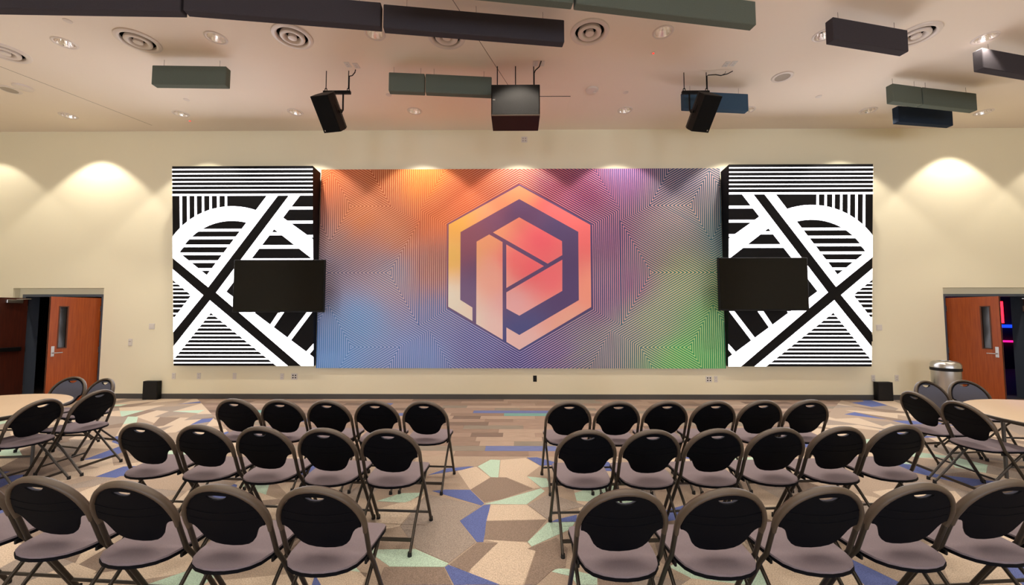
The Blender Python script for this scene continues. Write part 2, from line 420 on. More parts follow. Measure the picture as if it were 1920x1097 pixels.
# ================================================================ LAMPS
def spot(x, y, e, name='downlight_lamp'):
    ld = bpy.data.lights.new(name, 'SPOT'); ld.energy = e; ld.color = LAMP_COL; ld.spot_size = rad(94); ld.spot_blend = .24; ld.shadow_soft_size = .05
    lo = bpy.data.objects.new(name, ld); COL.objects.link(lo); lo.location = (x, y, H-.004); return lo
def make_can():
    t = thing('recessed_downlight', '', 'downlight')
    MB().lathe([(R_CAN, .02), (R_CAN-.004, -.001), (R_CAN+.006, -.010), (R_CAN+.026, -.008), (R_CAN+.032, .0005)], 36).build('trim_ring', M_DIFF, t, smooth=50)
    prof = []; n = 48; v = []; f = []                     # fluted reflector cone
    for i, (r, z) in enumerate(((R_CAN-.004, .0), (.10, .035), (.085, .08), (.06, .12), (.05, .125))):
        for k in range(n):
            rr = r*(1+(.03 if k % 6 < 3 else -.03)*min(1, z/.06)); a = 2*math.pi*k/n; v.append((rr*math.cos(a), rr*math.sin(a), z))
    for i in range(4):
        for k in range(n):
            l = (k+1) % n; f.append((i*n+k, i*n+l, (i+1)*n+l, (i+1)*n+k))
    MB().add(v, f).build('reflector', M_REFL, t)
    MB().lathe([(.0005, .118), (.052, .118), (.052, .13)], 24).build('lamp_lens', M_LAMP, t)
    return t
can = make_can(); first = True
ORD = ['first', 'second', 'third', 'fourth', 'fifth', 'sixth', 'seventh', 'eighth', 'ninth']
for row, nm, e, words in ((WALLROW, 'wall', WALL_W, 'recessed downlight near the back wall, %s from the left in its row'), (ROW2, 'room', LAMP_W, 'larger-looking recessed downlight between the round vents, %s from the left')):
    for i, (x, y) in enumerate(row):
        lb = words % ORD[i]
        if first: o = can; o.location = (x, y, H); o['label'] = lb; o['group'] = 'recessed ceiling downlights'; first = False
        else: o = dup(can, (x, y, H), rs.random()*6, lb, 'recessed ceiling downlights')
        spot(x, y, e)
for y in (3.3, 1.2, -.9, -3.0, -5.1, -7.2):              # the same lamp grid goes on over and behind the seats
    for x in (-8.8, -6.5, -4.25, -1.95, .05, 2.05, 4.35, 6.7, 9.0):
        spot(x, y, LAMP_W)
for x, y in ((-8.8, 5.6), (9.0, 5.6), (-11, 7.6), (11.2, 7.6)): spot(x, y, LAMP_W)

# ================================================================ LABELLED CEILING FITTINGS
def make_diffuser():
    t = thing('round_air_diffuser', '', 'air vent')
    MB().lathe([(R_DIF, .03), (R_DIF-.004, -.004), (R_DIF+.006, -.020), (R_DIF+.03, -.024), (R_DIF+.062, -.014), (R_DIF+.068, .0005)], 48).build('outer_ring', M_DIFF, t, smooth=50)
    MB().lathe([(.150, .03), (.162, -.012), (.158, -.026), (.14, -.034), (.112, -.03), (.095, -.012), (.088, .03)], 48).build('middle_cone', M_DIFF, t, smooth=50)
    MB().lathe([(.0005, -.036), (.035, -.037), (.056, -.032), (.060, -.022), (.05, .02)], 36).build('centre_disc', M_DIFF, t, smooth=50)
    MB().lathe([(.0005, .10), (R_DIF+.01, .10), (R_DIF+.01, .02)], 36).build('duct_throat', M_DARK, t)
    return t
dif = make_diffuser()
dl = ['round air diffuser cut off by the left edge of the photo', 'round air diffuser above the leftmost green baffle', 'round air diffuser between two downlights left of the long dark baffle',
      'round air diffuser half hidden behind the long dark baffle', 'round air diffuser right of the long dark baffle end', 'round air diffuser peeking out beside the dark short baffle']
for i, (x, y) in enumerate(DIFFS):
    if i == 0: dif.location = (x, y, H); dif['label'] = dl[0]; dif['group'] = 'round ceiling diffusers'
    else: dup(dif, (x, y, H), 0, dl[i], 'round ceiling diffusers')
def disc(name, px, r, label, cat, m=M_DIFF, h=.012, inner=None):
    p = onz(*px, H)
    t = thing(name, label, cat, (p.x, p.y, H))
    MB().lathe([(r, .0), (r*.97, -h*.7), (r*.85, -h), (r*.7, -h)] if inner else [(r, 0), (r*.95, -h*.8), (r*.8, -h), (.0005, -h)], 32).build('housing', m, t, smooth=50)
    if inner: MB().lathe([(r*.7, -h), (r*.66, -h*.6), (.0005, -h*.6)], 32).build('grille', inner, t, smooth=40)
    return t
M_GR = mat('ceiling_speaker_grille', (176, 164, 150), .7)
disc('ceiling_speaker', (18, 168), .15, 'round ceiling speaker with grey grille near the left edge', 'ceiling speaker', inner=M_GR)
disc('ceiling_speaker', (1467, 144), .16, 'round ceiling speaker with grey grille right of the right loudspeaker', 'ceiling speaker', inner=M_GR)
disc('ceiling_camera_dome', (43, 163), .13, 'shallow round ceiling dome beside the left ceiling speaker', 'ceiling dome', h=.03)
t = disc('smoke_detector', (1110, 168), .11, 'round smoke detector right of the hanging black box', 'smoke detector', h=.035)
MB().lathe([(.03, -.034), (.03, -.042), (.0005, -.043)], 16, Matrix.Translation((.05, .02, 0))).build('sensor', M_WHITE, t)
for px, lb in (((127, 39), 'above the far left downlights'), ((350, 187), 'below the leftmost green baffle'), ((729, 178), 'below the long green baffle'), ((1173, 173), 'near the right wall-row downlight'), ((1535, 181), 'between right loudspeaker and right baffles')):
    tag(disc('sprinkler_cover', px, .05, '', 'sprinkler', h=.008), 'small flat round sprinkler cover '+lb, 'sprinkler')
for px, lb in (((1225, 99), 'right of the air vents'), ((356, 226), 'near the wall on the left')):
    t = disc('indicator_light', px, .035, 'tiny ceiling indicator with a red light '+lb, 'indicator', h=.008)
    MB().lathe([(.012, -.008), (.012, -.014), (.0005, -.015)], 12).build('red_lens', mat('red_led', (255, 40, 30), .4, emit=(255, 30, 20), estr=2), t)
# access hatch
t = thing('ceiling_access_hatch', 'square access hatch in the ceiling beside the hanging black box', 'access hatch', (1.0, 7.0, H))
p0, p1 = onz(1000, 181, H), onz(1069, 181, H); yb = p0.y; yf = onz(1066, 210, H).y
p0 = p0-Vector((1, 7, 0)); p1 = p1-Vector((1, 7, 0))
MB().cbox(p0.x, p1.x, yb-7, yf-7, -.006, -.0005, .002).build('door', M_CEIL, t)
MB().box(p0.x, p1.x+.006, yb-7-.012, yb-7, -.004, -.0004).build('gap', M_DARK, t)

# ---------------------------------------------------------------- acoustic baffles
BF = dict(dark=mat('baffle_charcoal', (66, 62, 66), .95, spec=.1, noise=.08, nscale=90, bump=.2, bscale=500), green=mat('baffle_sage', (98, 105, 95), .95, spec=.1, noise=.08, nscale=90, bump=.2, bscale=500),
          blue=mat('baffle_blue', (62, 84, 104), .95, spec=.1, noise=.08, nscale=90, bump=.2, bscale=500), navy=mat('baffle_navy', (40, 50, 64), .95, spec=.1, noise=.08, nscale=90, bump=.2, bscale=500))
M_WIRE = mat('hanger_wire', (150, 130, 115), .4, metal=.6)
def baffle(a, b, k, label, hh=.30, th=.11, gap=.12, nh=2):
    z = H-gap
    p, q = onz(*a, z), onz(*b, z); L = (q-p).length; ang = math.atan2(q.y-p.y, q.x-p.x)
    t = thing('acoustic_baffle', label, 'baffle', (p.x, p.y, z-hh), ang, 'hanging acoustic baffles')
    MB().cbox(0, L, 0, th, 0, hh, .008).build('panel', BF[k], t)
    for i in range(nh):
        x = L*(.12+.76*i/(nh-1))
        MB().tube([(x, th/2, hh-.002), (x, th/2, hh+gap)], .0025, 6).build('hanger_wire', M_WIRE, t)
        MB().tube([(x-.012, th/2, hh+.006), (x-.008, th/2, hh+.022), (x+.008, th/2, hh+.022), (x+.012, th/2, hh+.006)], .003, 6).build('hook', M_WIRE, t)
baffle((-60, -33), (340, -26), 'dark', 'long charcoal acoustic baffle in the top left corner', nh=3)
baffle((345, -28), (714, 4), 'dark', 'long charcoal acoustic baffle at the top, second from the left corner', nh=3)
baffle((719, 7), (1058, 37), 'dark', 'long charcoal acoustic baffle crossing in front of a round vent', nh=3)
baffle((690, -85), (1075, -43), 'green', 'sage green acoustic baffle cut by the top edge, left of the biggest green one', nh=3)
baffle((1080, -42), (1417, 2), 'green', 'biggest sage green acoustic baffle at the top edge right of centre', nh=3)
baffle((1562, 31), (1702, 56), 'dark', 'short charcoal acoustic baffle in front of a downlight at upper right')
baffle((1842, 89), (2010, 120), 'dark', 'charcoal acoustic baffle cut off by the right edge, lit at its end')
baffle((285, 122), (424, 124), 'green', 'short sage green acoustic baffle hanging alone at upper left')
baffle((729, 135), (796, 138), 'green', 'shorter left piece of the sage green baffle left of the hanging black box')
baffle((798, 138), (922, 144), 'green', 'longer right piece of the sage green baffle reaching behind the black box')
baffle((1282, 170), (1403, 176), 'blue', 'blue acoustic baffle behind the right loudspeaker')
baffle((1674, 156), (1728, 163), 'green', 'shorter left piece of the sage green baffle at right')
baffle((1730, 163), (1831, 175), 'green', 'longer right piece of the sage green baffle at right')
baffle((1684, 198), (1786, 206), 'navy', 'navy acoustic baffle below the sage green one at right')

# ---------------------------------------------------------------- hanging loudspeakers
def cable(name, pts, r, parent, m=M_BLACKMET): return MB().tube(pts, r, 6).build(name, m, parent, smooth=60)
def loudspeaker(px, label, side):
    c = onz(*px, H); y = c.y
    p = ony(px[0], 173, y)                               # bar height
    t = thing('hanging_loudspeaker', label, 'loudspeaker', (p.x, y, p.z), 0, 'hanging loudspeakers')
    up = H-p.z
    bw = .22
    MB().cbox(-bw, bw, -.025, .025, -.03, .02, .006).build('suspension_bar', M_BLACKMET, t)
    for sx in (-1, 1):
        w_ = cable('chain', [(sx*bw*.82, 0, .05), (sx*bw*.82, 0, up)], .007, t)
        MB().tube([(sx*bw*.82+.018*math.cos(a), 0, .042+.024*math.sin(a)) for a in [i*math.pi/6 for i in range(12)]], .006, 6, closed=True).build('shackle', M_BLACKMET, w_)
    # yoke arm on the room-centre side
    s = side
    MB().tube([(s*.10, .0, -.02), (s*.10, 0, -.16), (s*.11, -.02, -.30), (s*.10, -.05, -.36)], .014, 8).build('yoke_arm', M_BLACKMET, t)
    # cabinet, tilted down towards the seats and turned outwards
    Mx = Matrix.Translation((-s*.07, -.06, -.36)) @ Matrix.Rotation(-s*rad(11), 4, 'Z') @ Matrix.Rotation(rad(40), 4, 'X')
    cab = MB()
    prof = [(-.15, -.14), (.15, -.14), (.15, .03), (.10, .15), (-.10, .15), (-.15, .03)]
    n = 6; v = [Mx @ Vector((x, yy, z)) for z in (-.27, .27) for x, yy in prof]
    cab.add(v, [tuple(range(6))[::-1], tuple(range(6, 12))]+[(i, (i+1) % 6, 6+(i+1) % 6, 6+i) for i in range(6)])
    cb = cab.build('cabinet', M_BLACK, t)
    g = MB(); g.box(-.14, .14, -.147, -.138, -.26, .26, Mx); g.build('front_grille', mat('speaker_grille', (5, 4, 4), .8, spec=.2, bump=.4, bscale=300), cb)
    h = MB(); h.box(s*.148, s*.156, -.05, .02, -.02, .11, Mx); h.build('side_handle', M_BLACKMET, cb)
    MB().box(s*.145, s*.175, -.02, .05, -.02, .02, Mx).build('yoke_bracket', M_BLACKMET, cb)
    for x in (-.09, .0, .09): MB().lathe([(.0005, -.29), (.015, -.29), (.017, -.268)], 12, Mx @ Matrix.Translation((x, .05, 0))).build('rubber_foot', M_RUBBER, cb)
    MB().box(-s*.12, -s*.105, -.1495, -.147, -.245, -.225, Mx).build('badge', M_STEEL, cb)
    return t, up, bw
t, up, bw = loudspeaker((632, 133), 'black loudspeaker on a suspension bar, left of the hanging black box', 1)
cable('power_cable', [(bw*.82+.012, 0, .06), (bw*.82+.012, 0, up-.12), (bw*.82+.02, -.02, up-.10), (bw*.82+.08, -.05, up-.11), (bw*.82+.12, -.05, up-.06), (bw*.82+.13, -.05, up-.012)], .008, t)
loud_r = loudspeaker((1304, 136), 'black loudspeaker on a suspension bar in front of the blue baffle', -1)
t, up, bw = loud_r
cable('power_cable', [(bw*.82+.012, 0, .06), (bw*.82+.012, 0, up-.06), (bw*.82+.03, 0, up-.045), (bw*.82+.14, -.02, up-.05), (bw*.82+.22, -.03, up-.07), (bw*.82+.32, -.04, up-.05), (bw*.82+.40, -.05, up-.012)], .008, t)
cable('signal_cable', [(bw*.82+.22, -.03, up-.07), (bw*.82+.28, -.04, up-.045), (bw*.82+.29, -.05, up-.012)], .004, t, M_LEG)
# ceiling outlets above the hanging equipment
def plate(name, loc, wx, hz, label, cat, kind='duplex', face='wall', m=None):
    t = thing(name, label, cat, loc)
    if face == 'ceil': t.rotation_euler = (rad(90), 0, 0)
    m = m or M_WHITE
    MB().cbox(-wx/2, wx/2, -.007, 0, -hz/2, hz/2, .002).build('cover_plate', m, t)
    dk = M_DARK if m is not M_BLACK else M_LEG
    if kind == 'duplex':
        for s in (-1, 1):
            so = MB().cbox(-.017, .017, -.0095, -.006, s*.024-.015, s*.024+.015, .002).build('socket', M_WHITE if m is M_WHITE else M_BLACK, t)
            for q in (-1, 1): MB().box(q*.007-.0015, q*.007+.0015, -.0105, -.009, s*.024-.005, s*.024+.006).build('slot', dk, so)
    elif kind == 'quad':
        for s in (-1, 1):
            for q in (-1, 1): MB().cbox(q*.026-.013, q*.026+.013, -.0095, -.006, s*.024-.012, s*.024+.012, .002).build('socket', M_DARK, t)
    elif kind == 'quadgrey':
        for s in (-1, 1):
            for q in (-1, 1): MB().cbox(q*.026-.013, q*.026+.013, -.0095, -.006, s*.024-.012, s*.024+.012, .002).build('socket', M_GR, t)
    elif kind == 'switch': MB().cbox(-.016, .016, -.013, -.006, -.032, .032, .003).build('rocker', M_WHITE, t)
    elif kind == 'thermostat':
        MB().cbox(-wx/2+.006, wx/2-.006, -.02, -.006, -hz/2+.012, hz/2-.006, .003).build('body', M_WHITE, t)
        MB().box(-.02, .02, -.021, -.0195, .01, .03).build('display', M_GR, t)
    elif kind == 'blank':
        MB().cbox(-wx/2+.012, wx/2-.012, -.009, -.006, -hz/2+.012, hz/2-.012, .002).build('inset', M_WHITE, t)
    return t
for px, lb in (((652, 121), 'left one above the left loudspeaker'), ((668, 123), 'right one above the left loudspeaker'), ((1004, 119), 'left one above the hanging black box'), ((1016, 119), 'right one above the hanging black box'),
               ((1362, 120), 'left one above the right loudspeaker'), ((1375, 119), 'right one above the right loudspeaker')):
    p = onz(*px, H); plate('ceiling_outlet', (p.x, p.y, H), .08, .13, 'small white ceiling power plate, '+lb, 'outlet', 'duplex', 'ceil')
# ---------------------------------------------------------------- hanging black box (subwoofer)
yb = 5.86
a, b = ony(921, 158, yb), ony(1012.5, 217, yb)
t = thing('hanging_subwoofer', 'black hanging subwoofer box with a wide metal grille', 'subwoofer', ((a.x+b.x)/2, yb, b.z))
wx, hz = (b.x-a.x)/2, a.z-b.z
bd = MB().cbox(-wx, wx, .01, .50, 0, hz, .006).build('cabinet', mat('subwoofer_paint', (16, 5, 6), .6, spec=.2), t)
M_SUBG = mat('subwoofer_grille', (20, 17, 13), .55, metal=.2, spec=.3, bump=.8, bscale=260)
MB().cbox(-wx+.012, wx-.012, -.006, .012, .02, hz-.012, .004).build('front_grille', M_SUBG, t)
MB().cbox(-wx+.004, wx-.004, -.01, .012, 0, .018, .004).build('lower_lip', M_RIM, t)
MB().box(-wx+.025, -wx+.06, -.009, -.005, hz*.48, hz*.52).build('badge', M_STEEL, t)
up = H-b.z
for i, x in enumerate((-wx*.78, 0, wx*.78)):
    cable('chain', [(x, .25, hz), (x, .25, up)], .008, t)
cable('power_cable', [(wx*.80, .24, hz), (wx*.80, .24, up-.12), (wx*.84, .2, up-.10), (wx*1.0, .14, up-.08), (wx*1.08, .1, up-.01)], .009, t)

# ================================================================ BANNER
BX0, BX1, BZ0, BZ1, BY = -4.072, 4.252, .635, 4.765, D-.08
U = (BX1-BX0)/750.0; BCX, BCZ = (BX0+BX1)/2, 2.70
def inv(p): return (BCX+p[0]*U, BCZ-p[1]*U)
banner = thing('printed_wall_banner', 'huge fabric wall banner with a hexagon logo on an orange to blue and green gradient', 'banner', (0, 0, 0))
TOPU, BOTU = -(BZ1-BCZ)/U, (BCZ-BZ0)/U
BGC = [((-370, -180), (196, 92, 52)), ((-260, -180), (176, 80, 46)), ((-180, -170), (226, 106, 48)), ((-300, -100), (184, 100, 66)), ((-350, -40), (136, 100, 96)), ((-350, 0), (112, 104, 128)), ((-240, 10), (122, 120, 145)), ((-160, 0), (152, 96, 92)),
       ((-230, -60), (190, 108, 74)), ((-160, -90), (208, 100, 62)), ((-300, 100), (94, 134, 184)), ((-350, 170), (98, 138, 194)), ((-180, 170), (96, 126, 182)), ((-160, 90), (96, 114, 160)), ((-80, 150), (80, 90, 146)), ((0, 180), (72, 72, 128)),
       ((-100, -130), (216, 92, 58)), ((-60, -170), (190, 78, 52)), ((0, -180), (176, 70, 68)), ((60, -160), (104, 52, 78)), ((120, -140), (76, 50, 86)), ((200, -170), (80, 66, 116)), ((170, -50), (76, 66, 106)), ((200, 30), (90, 88, 120)),
       ((150, 60), (84, 78, 116)), ((300, -160), (46, 68, 98)), ((300, -100), (88, 104, 122)), ((370, -60), (62, 92, 100)), ((370, -170), (80, 92, 106)), ((240, -30), (88, 102, 120)), ((300, 20), (84, 128, 112)), ((250, 100), (90, 126, 122)), ((350, 100), (74, 142, 96)), ((300, 170), (66, 162, 92)),
       ((370, 180), (66, 150, 90)), ((370, 30), (70, 122, 98)), ((200, 120), (90, 112, 124)), ((130, 160), (84, 102, 122)), ((60, 150), (80, 76, 118))]
LNC = [((-370, -180), (226, 132, 84)), ((-180, -170), (250, 165, 84)), ((-300, -100), (226, 152, 110)), ((-350, 0), (190, 164, 166)), ((-240, 10), (206, 176, 168)), ((-160, 0), (206, 156, 136)), ((-160, -90), (232, 140, 92)), ((-300, 100), (164, 180, 210)), ((-350, 170), (150, 176, 216)),
       ((-180, 170), (176, 180, 214)), ((-100, 120), (176, 166, 200)), ((0, 180), (172, 156, 200)), ((-100, -130), (236, 138, 92)), ((0, -180), (246, 176, 146)), ((60, -160), (220, 120, 128)), ((120, -140), (208, 108, 132)), ((200, -170), (206, 130, 160)), ((170, -50), (206, 134, 150)), ((200, 30), (200, 124, 140)),
       ((300, -160), (186, 156, 158)), ((300, -100), (216, 176, 154)), ((370, -60), (150, 150, 140)), ((300, 20), (222, 196, 146)), ((250, 100), (216, 196, 146)), ((350, 100), (180, 204, 134)), ((300, 170), (182, 214, 142)), ((370, 180), (166, 202, 138)), ((130, 160), (206, 176, 166)), ((140, 60), (196, 140, 156)), ((60, 160), (196, 156, 190))]
DKC = [((-100, -60), (150, 88, 100)), ((-40, -120), (140, 84, 104)), ((0, -110), (112, 76, 108)), ((80, -60), (98, 76, 112)), ((90, 40), (96, 74, 112)), ((0, 130), (88, 86, 132)), ((-90, 70), (124, 98, 128)), ((-30, 20), (108, 80, 112))]
LTC = [((0, -140), (255, 148, 104)), ((-120, -80), (255, 172, 84)), ((-125, -20), (252, 186, 100)), ((-125, 60), (228, 214, 194)), ((-90, 110), (232, 214, 196)), ((60, -110), (255, 112, 112)), ((125, -60), (252, 112, 112)), ((125, 40), (240, 150, 128)), ((90, 100), (234, 168, 148)), ((0, 145), (232, 186, 180)),
       ((40, -50), (246, 100, 110)), ((20, 0), (244, 102, 110)), ((60, 20), (240, 112, 118)), ((-15, 70), (230, 168, 168)), ((-60, -60), (250, 156, 116)), ((-50, 20), (238, 168, 148)), ((-50, 110), (232, 192, 184)), ((-5, -10), (246, 112, 112))]
def field(pts, gain=(1.02, 1.16, 1.24)):
    L = [(p, tuple(min(.95, v*k) for v, k in zip(lin(c), gain))) for p, c in pts]
    def g(x, y):
        s = 0; r = [0, 0, 0]
        for (px, py), c in L:
            w_ = 1/(((x-px)**2+(y-py)**2+300)**1.6); s += w_
            for i in range(3): r[i] += w_*c[i]
        return (r[0]/s, r[1]/s, r[2]/s, 1)
    return g
fBG, fLN, fDK, fLT = field(BGC), field(LNC, (1.15, 1.24, 1.3)), field(DKC), field(LTC, (1.1, 1.2, 1.25))
M_PRINT = vcol_mat('banner_print', .85)
def printed(name, polys, fld, lift, parent, step=None):
    """flat print: polygons in banner units, coloured per vertex from a colour field"""
    v = []; f = []; c = []
    for p in polys:
        p = ccw([(x, -y) for x, y in p]); n = len(v)
        for x, y in p:
            X, Z = inv((x, -y)); v.append((X, BY-lift, Z)); c.append(fld(x, -y))
        f.append(tuple(range(n, n+len(p))))
    o = MB().add(v, f).build(name, M_PRINT, parent)
    at = o.data.color_attributes.new('print', 'FLOAT_COLOR', 'POINT')
    for i, q in enumerate(c): at.data[i].color = q
    return o
# frame body + fabric with gradient
MB().box(BX0, BX1, BY+.004, D-.002, BZ0, BZ1).build('stretcher_frame', mat('banner_side', (90, 84, 110), .8), banner)
grid = []
NX, NY = 60, 30
for i in range(NX):
    for j in range(NY):
        x0, x1 = -375+750*i/NX, -375+750*(i+1)/NX; y0, y1 = TOPU+(BOTU-TOPU)*j/NY, TOPU+(BOTU-TOPU)*(j+1)/NY
        grid.append([(x0, y0), (x1, y0), (x1, y1), (x0, y1)])
printed('fabric_print', grid, fBG, .0, banner)
# stripe regions, left half (mirrored to the right)
X0 = -355.0
Aa, Ca = (-241.7, -115.55), (-220.8, 147.6)
A1, A2, Ac = (X0, -180.95), (X0, -50.15), (-317.2, -115.55)
C1, C2, Cc = (X0, 70.1), (X0, 225.1), (-310.3, 147.6)
B0, B1, B2, Bc = (X0, 10), (-187, -87), (-187, 107), (-243, 10)
V_, P_, N_ = (1, 0), (.5, .866), (-.5, .866)
REG = [ # polygon, stripe normal, reference vertex
 ([(-133, -77), (-187, -108), (-187, 108), (-133, 77)], V_, (-134.06, 0)),
 ([(0, -154), (0, -230), (-115, -230), (-187, -108), (-133, -77)], P_, (-67.03, -116.1)),
 ([(-133, 77), (-187, 108), (-167, 118), (-127, 187), (0, 187), (0, 154)], N_, (-67.03, 116.1)),
 ([Aa, B1, (-187, -108), (-115, -232), (-309, -232)], V_, Aa),
 ([Ca, (-167, 118), (-127, 187), (-100, 234), (-270, 234)], V_, Ca),
 ([B0, B2, (-167, 118), Ca, C1], N_, Ca), ([B0, B1, Aa, A2], P_, Aa),
 ([A1, (X0, -240), (-313, -240), Aa], N_, Aa), ([Ca, (-270, 234), C2], P_, Ca),
 ([Ac, A1, Aa], N_, Aa), ([Ac, A2, Aa], P_, Aa), ([Ac, A1, A2], V_, A1),
 ([Bc, B0, B1], P_, B0), ([Bc, B0, B2], N_, B0), ([Bc, B1, B2], V_, B1),
 ([Cc, C1, Ca], N_, Ca), ([Cc, C2, Ca], P_, Ca), ([Cc, C1, C2], V_, C1)]
REG += [([(2*X0-x, y) for x, y in p], (-n[0], n[1]), (2*X0-r[0], r[1])) for p, n, r in REG[5:]]
PITCH_U, WID = 3.72, 1.35
strips = []
for poly, n, ref in REG:
    poly = [tuple(map(float, q)) for q in poly]
    for a, b, c in ((-1, 0, 374.6), (1, 0, 0), (0, -1, -TOPU), (0, 1, BOTU)):
        if len(poly) > 2: poly = clip(poly, a, b, c)
    if len(poly) < 3: continue
    c0 = n[0]*ref[0]+n[1]*ref[1]; cs = [n[0]*x+n[1]*y-c0 for x, y in poly]
    for k in range(math.floor(min(cs)/PITCH_U)-1, math.ceil(max(cs)/PITCH_U)+1):
        m = c0+(k+.5)*PITCH_U
        s = clip(poly, n[0], n[1], m+WID/2)
        if len(s) > 2: s = clip(s, -n[0], -n[1], -(m-WID/2))
        if len(s) > 2 and abs(area(s)) > .3: strips.append(s)
big = []
for s in strips: big += [s, [(-x, y) for x, y in s]]
def subdiv(s, L=40):         # cut long strips so the colours follow the gradient
    xs = [p[0] for p in s]; ys = [p[1] for p in s]
    if max(xs)-min(xs) > max(ys)-min(ys): a, lo, hi = (1, 0), min(xs), max(xs)
    else: a, lo, hi = (0, 1), min(ys), max(ys)
    n = max(1, int((hi-lo)/L)); out = []
    for i in range(n):
        q = clip(s, -a[0], -a[1], -(lo+(hi-lo)*i/n)); q = clip(q, a[0], a[1], lo+(hi-lo)*(i+1)/n) if len(q) > 2 else q
        if len(q) > 2: out.append(q)
    return out
lines = printed('fine_line_print', [q for s in big for q in subdiv(s)], fLN, .0012, banner); lines['kind'] = 'stuff'
# hexagon logo
lz = lambda pts: [(((830+x/3.323)-977)/(1+9.6e-5*(340+y/3.323-503)), 340+y/3.323-503) for x, y in pts]
OUT = [(485, 30), (922, 278), (928, 787), (485, 1048), (45, 785), (50, 275)]; INN = [(485, 115), (848, 322), (852, 745), (485, 958), (120, 743), (123, 322)]
def fine(polys, s=12):
    out = []
    for p in polys:
        p = ccw(p); ys = [q[1] for q in p]; n = max(1, int((max(ys)-min(ys))/s))
        for i in range(n):
            q = clip(p, 0, -1, -(min(ys)+(max(ys)-min(ys))*i/n)); q = clip(q, 0, 1, min(ys)+(max(ys)-min(ys))*(i+1)/n) if len(q) > 2 else q
            if len(q) < 3: continue
            xs = [t_[0] for t_ in q]; m = max(1, int((max(xs)-min(xs))/s))
            for j in range(m):
                r = clip(q, -1, 0, -(min(xs)+(max(xs)-min(xs))*j/m)); r = clip(r, 1, 0, min(xs)+(max(xs)-min(xs))*(j+1)/m) if len(r) > 2 else r
                if len(r) > 2 and abs(area(r)) > .01: out.append(r)
    return out
printed('logo_ground_print', fine([lz([(485, 18), (932, 272), (938, 793), (485, 1060), (35, 791), (40, 269)])]), fDK, .0020, banner)
ring = [[OUT[i], OUT[(i+1) % 6], INN[(i+1) % 6], INN[i]] for i in (0, 1)]+[[OUT[2], OUT[3], INN[3], INN[2]]]+[[OUT[3], (405, 1000), (405, 912), INN[3]]]+[[OUT[4], (195, 873), (195, 790), INN[4]]]+[[OUT[4], OUT[5], INN[5], INN[4]], [OUT[5], OUT[0], INN[0], INN[5]]]
inner = [[(222, 382), (300, 337), (382, 385), (382, 987), (218, 890)], [(323, 325), (485, 230), (748, 380), (750, 467), (660, 520)], [(405, 400), (637, 535), (405, 670)], [(405, 697), (750, 495), (750, 688), (485, 840), (405, 797)]]
printed('logo_print', fine([lz(p) for p in ring+inner]), fLT, .0030, banner)

